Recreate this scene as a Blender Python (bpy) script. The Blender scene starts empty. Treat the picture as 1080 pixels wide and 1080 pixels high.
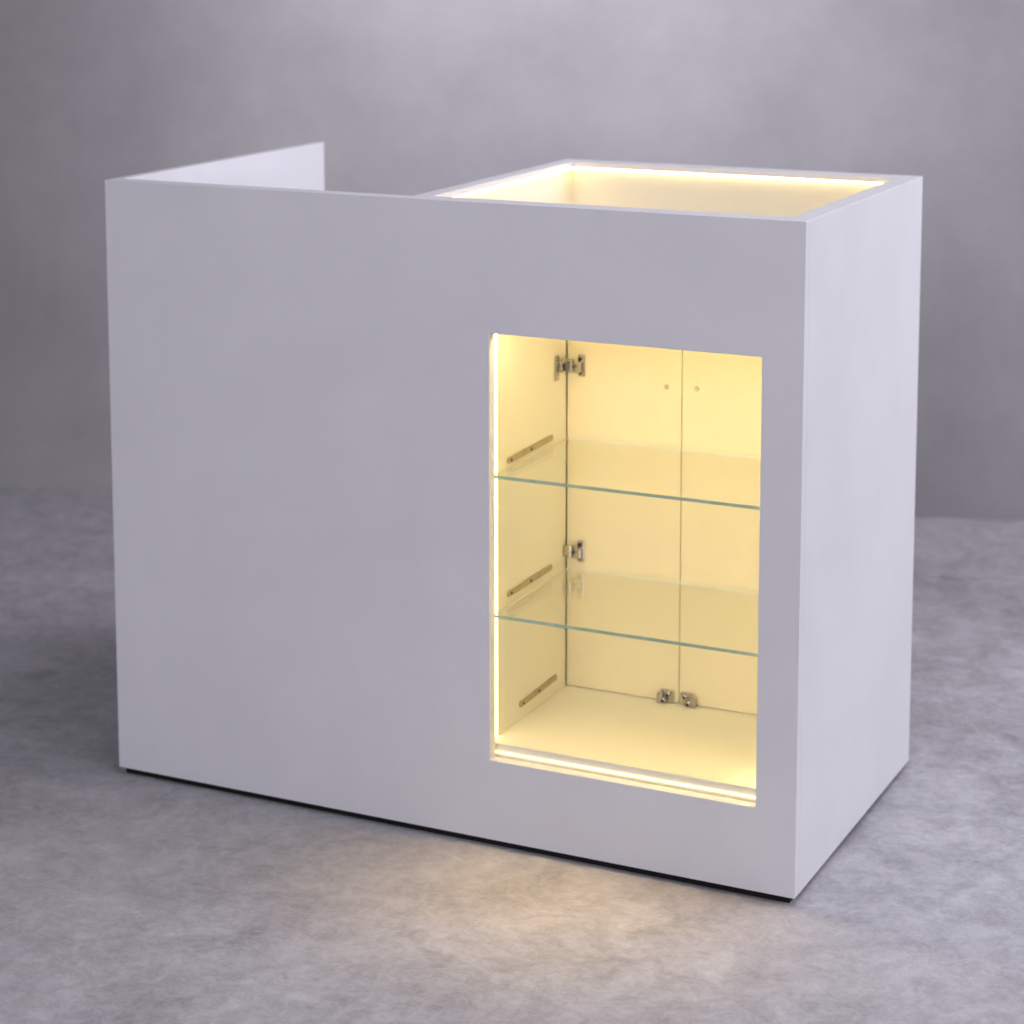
import bpy, bmesh, math, random
from mathutils import Vector, Matrix
random.seed(4)
S = bpy.context.scene
COL = S.collection

# ------------------------------------------------------------------ materials
def new_mat(name):
    m = bpy.data.materials.new(name); m.use_nodes = True
    nt = m.node_tree; b = nt.nodes['Principled BSDF']
    return m, nt, b

def mottled(name, c1, c2, rough=.5, scales=((3., .6), (14., .3), (90., .1)), bump=0.0, bump_scale=60., rough_var=.0, stretch=(1, 1, 1), spec=.5, contrast=(.35, .65), distort=.2):
    m, nt, b = new_mat(name); N = nt.nodes; L = nt.links
    tc = N.new('ShaderNodeTexCoord'); mp = N.new('ShaderNodeMapping')
    mp.inputs['Scale'].default_value = stretch
    L.new(tc.outputs['Object'], mp.inputs['Vector'])
    acc = None
    for i, (sc, w) in enumerate(scales):
        n = N.new('ShaderNodeTexNoise'); n.inputs['Scale'].default_value = sc
        n.inputs['Detail'].default_value = 6; n.inputs['Roughness'].default_value = .6
        n.inputs['Distortion'].default_value = distort if i else .6
        L.new(mp.outputs['Vector'], n.inputs['Vector'])
        mu = N.new('ShaderNodeMath'); mu.operation = 'MULTIPLY'; mu.inputs[1].default_value = w
        L.new(n.outputs['Fac'], mu.inputs[0])
        if acc is None: acc = mu.outputs[0]
        else:
            a = N.new('ShaderNodeMath'); a.operation = 'ADD'
            L.new(acc, a.inputs[0]); L.new(mu.outputs[0], a.inputs[1]); acc = a.outputs[0]
    mr = N.new('ShaderNodeMapRange'); mr.inputs['From Min'].default_value = contrast[0]; mr.inputs['From Max'].default_value = contrast[1]
    L.new(acc, mr.inputs['Value'])
    mx = N.new('ShaderNodeMix'); mx.data_type = 'RGBA'
    mx.inputs[6].default_value = (*c1, 1); mx.inputs[7].default_value = (*c2, 1)
    L.new(mr.outputs['Result'], mx.inputs[0]); L.new(mx.outputs[2], b.inputs['Base Color'])
    b.inputs['Roughness'].default_value = rough
    b.inputs['Specular IOR Level'].default_value = spec
    if rough_var:
        r2 = N.new('ShaderNodeMapRange'); r2.inputs['To Min'].default_value = rough - rough_var; r2.inputs['To Max'].default_value = rough + rough_var
        L.new(mr.outputs['Result'], r2.inputs['Value']); L.new(r2.outputs['Result'], b.inputs['Roughness'])
    if bump:
        n = N.new('ShaderNodeTexNoise'); n.inputs['Scale'].default_value = bump_scale; n.inputs['Detail'].default_value = 5
        L.new(mp.outputs['Vector'], n.inputs['Vector'])
        bp = N.new('ShaderNodeBump'); bp.inputs['Strength'].default_value = bump; bp.inputs['Distance'].default_value = .004
        L.new(n.outputs['Fac'], bp.inputs['Height']); L.new(bp.outputs['Normal'], b.inputs['Normal'])
    return m

M_white = mottled('white_laminate', (.73, .725, .755), (.79, .785, .81), rough=.42, scales=((2.5, .6), (9., .3), (120., .1)), bump=.05, bump_scale=400, rough_var=.04, spec=.4)
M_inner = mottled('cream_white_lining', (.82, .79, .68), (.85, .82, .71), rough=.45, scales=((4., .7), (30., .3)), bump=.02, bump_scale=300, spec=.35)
M_door = mottled('amber_lit_door', (.76, .68, .46), (.80, .715, .49), rough=.42, scales=((4., .7), (30., .3)), bump=.02, bump_scale=300, spec=.35)  # deeper than the lining: amber of the LED light put into the door colour
M_floor = mottled('grey_concrete_floor', (.25, .242, .262), (.61, .60, .635), rough=.62, scales=((2.2, .22), (9., .28), (30., .24), (85., .16), (260., .10)), bump=.4, bump_scale=110, rough_var=.10, spec=.3, contrast=(.36, .64), distort=1.1)
M_wall = mottled('grey_plaster', (.30, .29, .305), (.39, .38, .395), rough=.85, scales=((1.3, .55), (4.5, .35), (25., .1)), bump=.1, bump_scale=30, spec=.15)
M_black = mottled('black_plinth', (.006, .006, .007), (.010, .010, .011), rough=.7, scales=((20., 1.),), spec=.2)
M_steel, _nt, _b = new_mat('polished_steel')
_n = _nt.nodes.new('ShaderNodeTexNoise'); _n.inputs['Scale'].default_value = 180
_r = _nt.nodes.new('ShaderNodeMapRange'); _r.inputs['To Min'].default_value = .16; _r.inputs['To Max'].default_value = .34
_nt.links.new(_n.outputs['Fac'], _r.inputs['Value']); _nt.links.new(_r.outputs['Result'], _b.inputs['Roughness'])
_b.inputs['Base Color'].default_value = (.56, .52, .45, 1); _b.inputs['Metallic'].default_value = 1
M_rail = mottled('brushed_bronze_metal', (.38, .32, .21), (.50, .43, .30), rough=.4, scales=((60., 1.),), spec=.5); M_rail.node_tree.nodes['Principled BSDF'].inputs['Metallic'].default_value = .5
M_bump = mottled('beige_bumper_rubber', (.50, .43, .30), (.56, .49, .35), rough=.6, scales=((40., 1.),))
M_dark = mottled('dark_screw_metal', (.03, .03, .04), (.06, .06, .07), rough=.35, scales=((80., 1.),)); M_dark.node_tree.nodes['Principled BSDF'].inputs['Metallic'].default_value = .7

def led(name, strength, col):
    m, nt, b = new_mat(name); N = nt.nodes; L = nt.links
    # diode rhythm softened by the diffuser
    tc = N.new('ShaderNodeTexCoord'); n = N.new('ShaderNodeTexNoise'); n.inputs['Scale'].default_value = 18
    L.new(tc.outputs['Object'], n.inputs['Vector'])
    r = N.new('ShaderNodeMapRange'); r.inputs['To Min'].default_value = strength*.92; r.inputs['To Max'].default_value = strength*1.08
    L.new(n.outputs['Fac'], r.inputs['Value'])
    b.inputs['Base Color'].default_value = (.8, .75, .6, 1)
    b.inputs['Emission Color'].default_value = (*col, 1)
    L.new(r.outputs['Result'], b.inputs['Emission Strength'])
    return m
LEDC = (1., .79, .37)
M_led = led('led_diffuser', 11, LEDC)
M_led_top = led('led_diffuser_counter', 11, (1., .70, .26))
M_led_side = led('led_diffuser_side', 58, LEDC)
M_led_low = led('led_diffuser_sill', 1.8, LEDC)
M_led_down = led('led_diffuser_ceiling', 25, LEDC)

# clear shelf glass: see-through with mirror reflection by fresnel; green edges are a second slot
M_glass = bpy.data.materials.new('clear_glass'); M_glass.use_nodes = True
nt = M_glass.node_tree; N = nt.nodes; L = nt.links; N.clear()
out = N.new('ShaderNodeOutputMaterial'); mx = N.new('ShaderNodeMixShader'); tr = N.new('ShaderNodeBsdfTransparent'); gl = N.new('ShaderNodeBsdfGlossy')
fr = N.new('ShaderNodeFresnel'); geo = N.new('ShaderNodeNewGeometry'); ior = N.new('ShaderNodeMapRange')   # same reflectance from inside as from outside
ior.inputs['To Min'].default_value = 1.5; ior.inputs['To Max'].default_value = 1/1.5
L.new(geo.outputs['Backfacing'], ior.inputs['Value']); L.new(ior.outputs['Result'], fr.inputs['IOR'])
nz = N.new('ShaderNodeTexNoise'); nz.inputs['Scale'].default_value = 9; nz.inputs['Detail'].default_value = 4
tcg = N.new('ShaderNodeTexCoord'); L.new(tcg.outputs['Object'], nz.inputs['Vector'])
rg = N.new('ShaderNodeMapRange'); rg.inputs['To Min'].default_value = .015; rg.inputs['To Max'].default_value = .09
L.new(nz.outputs['Fac'], rg.inputs['Value']); L.new(rg.outputs['Result'], gl.inputs['Roughness'])
tr.inputs['Color'].default_value = (.985, .992, .98, 1); gl.inputs['Color'].default_value = (1, 1, 1, 1)
L.new(fr.outputs[0], mx.inputs[0]); L.new(tr.outputs[0], mx.inputs[1]); L.new(gl.outputs[0], mx.inputs[2]); L.new(mx.outputs[0], out.inputs[0])
M_gedge = mottled('green_glass_edge', (.36, .50, .34), (.48, .62, .46), rough=.2, scales=((30., 1.),), spec=.6)

M_pedge = mottled('glass_edge_light_line', (.78, .77, .62), (.84, .83, .70), rough=.25, scales=((30., 1.),), spec=.6)  # bright reflected line on the shelf edges, painted in as a pale colour

# ------------------------------------------------------------------ mesh helpers
def bm_box(bm, x0, x1, y0, y1, z0, z1, mi=0):
    v = [bm.verts.new(p) for p in ((x0,y0,z0),(x1,y0,z0),(x1,y1,z0),(x0,y1,z0),(x0,y0,z1),(x1,y0,z1),(x1,y1,z1),(x0,y1,z1))]
    fs = [bm.faces.new([v[i] for i in q]) for q in ((3,2,1,0),(4,5,6,7),(0,1,5,4),(1,2,6,5),(2,3,7,6),(3,0,4,7))]
    for f in fs: f.material_index = mi
    return v

def bm_frame(bm, axis, a0, a1, b0, b1, ia0, ia1, ib0, ib1, d0, d1):
    """board with a rectangular opening. axis 'y': a=x b=z depth=y ; axis 'z': a=x b=y depth=z"""
    def P(a, b, d): return (a, d, b) if axis == 'y' else (a, b, d)
    def ring(A0, A1, B0, B1, d): return [bm.verts.new(P(a, b, d)) for a, b in ((A0,B0),(A1,B0),(A1,B1),(A0,B1))]
    o0, o1 = ring(a0,a1,b0,b1,d0), ring(a0,a1,b0,b1,d1)
    i0, i1 = ring(ia0,ia1,ib0,ib1,d0), ring(ia0,ia1,ib0,ib1,d1)
    for k in range(4):
        n = (k+1) % 4
        bm.faces.new((o0[k], o0[n], i0[n], i0[k])); bm.faces.new((o1[n], o1[k], i1[k], i1[n]))
        bm.faces.new((o0[n], o0[k], o1[k], o1[n])); bm.faces.new((i0[k], i0[n], i1[n], i1[k]))

def bm_cyl(bm, c, r, h, axis='y', seg=20, r2=None):
    rot = {'y': Matrix.Rotation(math.pi/2, 4, 'X'), 'x': Matrix.Rotation(math.pi/2, 4, 'Y'), 'z': Matrix.Identity(4)}[axis]
    bmesh.ops.create_cone(bm, cap_ends=True, segments=seg, radius1=r, radius2=r if r2 is None else r2, depth=h, matrix=Matrix.Translation(c) @ rot)

def build(name, bm, mats, parent=None, bevel=0.0, seg=2, smooth=False, label=None):
    bmesh.ops.recalc_face_normals(bm, faces=bm.faces)
    me = bpy.data.meshes.new(name); bm.to_mesh(me); bm.free()
    for m in (mats if isinstance(mats, (list, tuple)) else [mats]): me.materials.append(m)
    o = bpy.data.objects.new(name, me); COL.objects.link(o)
    if parent is not None: o.parent = parent
    if bevel:
        b = o.modifiers.new('bevel', 'BEVEL'); b.width = bevel; b.segments = seg; b.limit_method = 'ANGLE'; b.angle_limit = math.radians(40); b.harden_normals = False
    if smooth:
        for p in me.polygons: p.use_smooth = True
    if label: o['label'] = label
    return o

def box(name, dims, mat, parent, bevel=.0008, **k):
    bm = bmesh.new(); bm_box(bm, *dims); return build(name, bm, mat, parent, bevel, **k)

# ------------------------------------------------------------------ dimensions (metres)
W, D, H, G = 1.1804, .605, 1.0, .0110
T = .018
X0, X1, Z0, Z1 = .6916, 1.1188, .1385, .803      # window in the front
XB = .549                                          # left side of the display box
XI, XR, YI, ZF, ZC = .676, 1.134, .320, .155, .822 # niche
S1, S2 = .5765, .3575

root = bpy.data.objects.new('reception_counter', None); COL.objects.link(root)
root['label'] = 'white reception counter with a warm lit display niche and open lit box on top'
root['category'] = 'counter'

# front panel with the window cut through it
bm = bmesh.new(); bm_frame(bm, 'y', 0, W, G, H, X0, X1, Z0, Z1, 0, T)
build('front_panel', bm, M_white, root, .0016, 3)
# backing of the front board behind the desk half and around the window
bm = bmesh.new(); bm_box(bm, T, XB, T, .028, G, H)
build('front_backing', bm, M_white, root, .0006)

# side panels
bm = bmesh.new(); bm_box(bm, W-T, W, T, D, G, H)
build('side_panel', bm, M_white, root, .0010, 3)
bm = bmesh.new(); bm_box(bm, 0, T, T, .678, G, H)
build('side_wing', bm, M_white, root, .0008, 2, label='taller looking left wing panel that sticks up behind the desk')
bm = bmesh.new(); bm_box(bm, XB, XB+T, T, D-T, G, H)
build('partition_panel', bm, M_white, root, .0008)
bm = bmesh.new(); bm_box(bm, XB, W-T, D-T, D, G, H)
build('back_panel', bm, M_white, root, .0008)

# desk behind the front board
box('worktop', (T, XB, .028, .56, .735, .755), M_white, root, .001)
box('drawer_box', (T+.02, XB-.02, .20, .54, .60, .735), M_white, root, .001)

# plinth
bm = bmesh.new(); bm_box(bm, .010, W-.010, .007, D-.03, 0.0, G)
build('plinth', bm, M_black, root)

# open lit box on top
LX0, LX1, LY0, LY1 = XB+.028, 1.149, .038, .566
bm = bmesh.new(); bm_frame(bm, 'z', XB+T, W-T, T, D-T, LX0, LX1, LY0, LY1, H-.0095, H)
build('rim', bm, M_white, root, .0006, 2)
box('box_floor', (XB+T, W-T, T, D-T, .855, .870), M_inner, root, .0005)
bm = bmesh.new()     # cream lining of the four inner walls
bm_frame(bm, 'z', XB+T, W-T, T, D-T, XB+T+.003, W-T-.003, T+.003, D-T-.003, .870, H-.0095)
build('box_lining', bm, M_inner, root)
bm = bmesh.new()     # LED strips under the rim, one per wall
zt0, zt1 = H-.0138, H-.0112
a0, a1, b0, b1 = XB+T+.003, W-T-.003, T+.003, D-T-.003
for d in ((a0+.006, a1-.006, b1-.003, b1-.0005, zt0, zt1), (a0+.006, a1-.006, b0+.0005, b0+.003, zt0, zt1),
          (a0+.0005, a0+.003, b0+.006, b1-.006, zt0, zt1), (a1-.003, a1-.0005, b0+.006, b1-.006, zt0, zt1)):
    box('led_strip', d, M_led_top, root, .0)
bm.free()

# display niche
box('niche_floor', (XI, XR, .034, YI+.016, ZF-.016, ZF), M_inner, root, .0008)
box('niche_side', (XI-.012, XI, .0185, YI-.002, .110, ZC), M_inner, root, .0006)
box('niche_side', (XR, XR+.012, .0185, YI-.002, .110, ZC), M_inner, root, .0006)
box('niche_ceiling', (XI-.012, XR+.012, .0185, YI-.002, ZC, ZC+.012), M_inner, root, .0006)
box('niche_sill', (XI, XR, .0185, .034, .112, .122), M_inner, root, .0006)
box('niche_riser', (XI, XR, .030, .034, .122, ZF), M_inner, root, .0006)
# LED strips hidden in the rebate behind the front board
e = .0055
box('led_strip', (XI+.0003, XI+.0021, .0510, .0538, ZF+.001, ZC-.004), M_led, root, 0)
box('led_strip', (XR-.0027, XR-.0003, .0505, .0548, ZF+.001, ZC-.004), M_led_side, root, 0)
box('led_strip', (XI+.010, XR-.010, .0268, .0297, .1402, .1432), M_led_low, root, 0)
box('led_strip', (XI+.010, XR-.010, .024, .034, ZC-.006, ZC-.0005), M_led_down, root, 0)

# doors at the back of the niche
XS = .8762
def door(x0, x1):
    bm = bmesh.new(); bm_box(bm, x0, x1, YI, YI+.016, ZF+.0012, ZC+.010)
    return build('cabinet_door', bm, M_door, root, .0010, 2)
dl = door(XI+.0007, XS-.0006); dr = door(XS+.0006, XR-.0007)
for x, z, d in ((.8499, .6756, dl), (.9014, .6772, dr)):
    bm = bmesh.new(); bm_cyl(bm, (x, YI-.0013, z), .0042, .0026, 'y', 18, .0036); build('bumper', bm, M_bump, d, .0004, 2)

# glass shelves
def shelf(z):
    bm = bmesh.new()
    bm_box(bm, XI+.0062, XR-.0062, .0285, YI-.0035, z-.0025, z+.0025)
    bm.normal_update()
    for f in bm.faces:
        f.material_index = 0 if abs(f.normal.z) > .5 else (1 if f.calc_center_median().y < .03 else 2)   # green front edge, other edges pale as a painted light line
    return build('glass_shelf', bm, [M_glass, M_gedge, M_pedge], root)
shelf(S1); shelf(S2)

def pin(name, c, r, h, axis, mat, parent, bev=.0004):
    bm = bmesh.new(); bm_cyl(bm, c, r, h, axis, 18); return build(name, bm, mat, parent, bev, 2)

# slim rails on the niche sides
def rail(y0, z0, y1, z1, side):
    bm = bmesh.new(); h = .0048; n = 8
    L_ = math.hypot(y1-y0, z1-z0); ang = math.atan2(z1-z0, y1-y0)
    prof = []
    for k in range(n+1):
        a = math.pi/2 + math.pi*k/n; prof.append((h*math.cos(a), h*math.sin(a)))
    for k in range(n+1):
        a = -math.pi/2 + math.pi*k/n; prof.append((L_+h*math.cos(a), h*math.sin(a)))
    xa, xb = (XI+.0002, XI+.0032) if side < 0 else (XR-.0032, XR-.0002)
    def q(p, x): return (x, y0+p[0]*math.cos(ang)-p[1]*math.sin(ang), z0+p[0]*math.sin(ang)+p[1]*math.cos(ang))
    A = [bm.verts.new(q(p, xa)) for p in prof]; B = [bm.verts.new(q(p, xb)) for p in prof]
    bm.faces.new(A); bm.faces.new(B[::-1])
    for k in range(len(prof)):
        m_ = (k+1) % len(prof); bm.faces.new((A[k], A[m_], B[m_], B[k]))
    o = build('shelf_rail', bm, M_rail, root, .0005, 2)
    xs = xb+.0006 if side < 0 else xa-.0006
    for t in (.04, .5):
        pin('screw', (xs, y0+(y1-y0)*t, z0+(z1-z0)*t), .0024, .0014, 'x', M_dark, o)
for s in (-1, 1):
    rail(.096, .5862, .256, .5885, s); rail(.096, .3730, .253, .3745, s); rail(.141, .1800, .273, .1830, s)

# concealed hinges
def hinge(z, wall_plate=True):
    o_bm = bmesh.new()
    # cup plate on the door
    x = XI+.0235
    bm_box(o_bm, x-.002, x+.010, YI-.004, YI-.0003, z-.019, z+.017)
    bm_box(o_bm, x-.010, x+.006, YI-.011, YI-.004, z-.012, z+.004)
    h = build('hinge', o_bm, M_steel, root, .0012, 3)
    bm = bmesh.new()  # arm reaching to the side wall
    bm_box(bm, XI+.001, XI+.0140, YI-.0175, YI-.0105, z-.009, z+.009)
    bm_cyl(bm, (XI+.0135, YI-.013, z), .0045, .020, 'z', 16)
    build('arm', bm, M_steel, h, .0012, 2)
    pin('screw', (XI+.0255, YI-.0048, z+.0095), .0034, .0030, 'y', M_dark, h)
    pin('screw', (XI+.0260, YI-.0048, z-.0135), .0024, .0026, 'y', M_dark, h)
    pin('screw', (XI+.0155, YI-.0125, z-.002), .0040, .0060, 'y', M_dark, h)
    if wall_plate:
        bm = bmesh.new()
        bm_box(bm, XI+.0003, XI+.0030, YI-.050, YI-.036, z-.021, z+.021)
        bm_box(bm, XI+.0030, XI+.0095, YI-.040, YI-.010, z-.0075, z+.0085)
        bm_cyl(bm, (XI+.0062, YI-.038, z+.013), .0034, .006, 'x', 14)
        build('wall_plate', bm, M_steel, h, .0010, 2)
        pin('screw', (XI+.0100, YI-.034, z+.003), .0032, .0020, 'x', M_dark, h)
        pin('screw', (XI+.0100, YI-.030, z-.004), .0026, .0020, 'x', M_dark, h)
hinge(.699, True); hinge(.389, False)

# pivot catches at the foot of the door seam
def catch(x, dz, mirror):
    s = -1 if mirror else 1
    bm = bmesh.new()
    bm_box(bm, x-.0115, x+.0115, YI-.006, YI-.0003, ZF+.0006+dz, ZF+.021+dz)
    bm_box(bm, x-.0115*s-.003, x-.0115*s+.006, YI-.014, YI-.006, ZF+.0006+dz, ZF+.018+dz)
    c = build('door_catch', bm, M_steel, root, .0016, 3)
    for dx, dy, r_, h_, zz in ((.003, .009, .0042, .006, .0150), (-.004, .012, .0045, .008, .0058)):
        pin('roller', (x+dx*s, YI-dy, ZF+zz+dz), r_, h_, 'y', M_steel, c, .001)
        pin('screw', (x+dx*s, YI-dy-h_/2-.0006, ZF+zz+dz), r_*.58, .002, 'y', M_dark, c)
catch(.8575, 0, False); catch(.8925, 0, True)

# ------------------------------------------------------------------ setting
bm = bmesh.new()
P1, P2 = Vector((-1.3758, 1.4474, 0)), Vector((.9994, 2.2532, 0))
u = (P2-P1).normalized(); n = Vector((-u.y, u.x, 0)); mid = (P1+P2)/2
a, b = mid-u*4.5, mid+u*4.5
# floor up to the wall
v = [bm.verts.new(p) for p in (a, b, b-n*9, a-n*9)]; bm.faces.new(v)
fl = build('floor', bm, M_floor); fl['kind'] = 'structure'
bm = bmesh.new()
q = [a, b, b+n*.12, a+n*.12]
lo = [bm.verts.new(p+Vector((0, 0, -.02))) for p in q]; hi = [bm.verts.new(p+Vector((0, 0, 3.6))) for p in q]
bm.faces.new(lo); bm.faces.new(hi)
for k in range(4): bm.faces.new((lo[k], lo[(k+1)%4], hi[(k+1)%4], hi[k]))
wl = build('backdrop_wall', bm, M_wall); wl['kind'] = 'structure'

# ------------------------------------------------------------------ lights
def area(name, loc, target, sx, sy, power, col, spread=None):
    l = bpy.data.lights.new(name, 'AREA'); l.shape = 'RECTANGLE'; l.size = sx; l.size_y = sy; l.energy = power; l.color = col
    if spread: l.spread = math.radians(spread)
    o = bpy.data.objects.new(name, l); COL.objects.link(o); o.location = loc
    o.rotation_euler = (Vector(target)-Vector(loc)).to_track_quat('-Z', 'Y').to_euler()
    return o
COOL = (.928, .905, 1.)
area('key_softbox', (4.4, 1.5, 1.8), (1.0, .1, .35), 1.4, 1.4, 94, COOL)
area('overhead_softbox', (1.7, .2, 3.3), (1.1, .3, 0), 2.0, 1.6, 42, COOL)
area('front_fill', (1.2, -4.9, 2.0), (.7, 0, .6), 2.2, 2.0, 105, COOL)
def spot(name, loc, target, power, size, blend, col, r=.3):
    l = bpy.data.lights.new(name, 'SPOT'); l.energy = power; l.spot_size = math.radians(size); l.spot_blend = blend; l.color = col; l.shadow_soft_size = r
    o = bpy.data.objects.new(name, l); COL.objects.link(o); o.location = loc
    o.rotation_euler = (Vector(target)-Vector(loc)).to_track_quat('-Z', 'Y').to_euler()
    return o
spot('backdrop_spot', (.5, .2, 2.9), (-.10, 1.9, 1.46), 280, 58, 1., COOL)
spot('wing_fill_spot', (3.0, 1.1, 2.6), (0, .42, .93), 75, 15, 1., COOL, .15)  # extra spot, added to brighten the inner face of the left wing

dl_ = area('floor_glow_fill', (.865, .0235, ZC-.010), (.865, -.15, 0), .15, .004, .38, (1., .64, .22), 58)  # added lamp, unseen behind the lintel, to strengthen the warm floor glow
az = Vector((0, .0235+.15, ZC-.010)).normalized(); ax = Vector((1, 0, 0)); ay = az.cross(ax)
mm = Matrix((ax, ay, az)).transposed().to_4x4(); mm.translation = dl_.location; dl_.matrix_world = mm

w = bpy.data.worlds.new('World'); S.world = w; w.use_nodes = True
w.node_tree.nodes['Background'].inputs[0].default_value = (.80, .78, .86, 1)
w.node_tree.nodes['Background'].inputs[1].default_value = .08

# ------------------------------------------------------------------ camera (fitted)
cam = bpy.data.cameras.new('camera'); co = bpy.data.objects.new('camera', cam); COL.objects.link(co); S.camera = co
ya, pi_, ro = -.4609, .1362, -.0031
fw = Vector((math.sin(ya)*math.cos(pi_), math.cos(ya)*math.cos(pi_), -math.sin(pi_)))
r = Vector((math.cos(ya), -math.sin(ya), 0)); up = r.cross(fw)
r2 = r*math.cos(ro)+up*math.sin(ro); u2 = -r*math.sin(ro)+up*math.cos(ro)
mw = Matrix((r2, u2, -fw)).transposed().to_4x4(); mw.translation = (2.1518, -3.0081, 1.4262)
co.matrix_world = mw
cam.sensor_width = 36; cam.lens = 2399.0/1080*36
cam.shift_x = (540-494.76)/1080; cam.shift_y = -(540-236.5)/1080
cam.clip_start = .05; cam.clip_end = 60
cam.dof.use_dof = True; cam.dof.focus_distance = 3.15; cam.dof.aperture_fstop = 4.2

S.view_settings.view_transform = 'Standard'; S.view_settings.look = 'None'
S.view_settings.exposure = 0; S.view_settings.gamma = 1; S.view_settings.use_curve_mapping = False
S.render.engine = 'CYCLES'; S.render.resolution_x = 1024; S.render.resolution_y = 1024
S.cycles.max_bounces = 8; S.cycles.diffuse_bounces = 6; S.cycles.glossy_bounces = 3; S.cycles.transmission_bounces = 2; S.cycles.transparent_max_bounces = 10
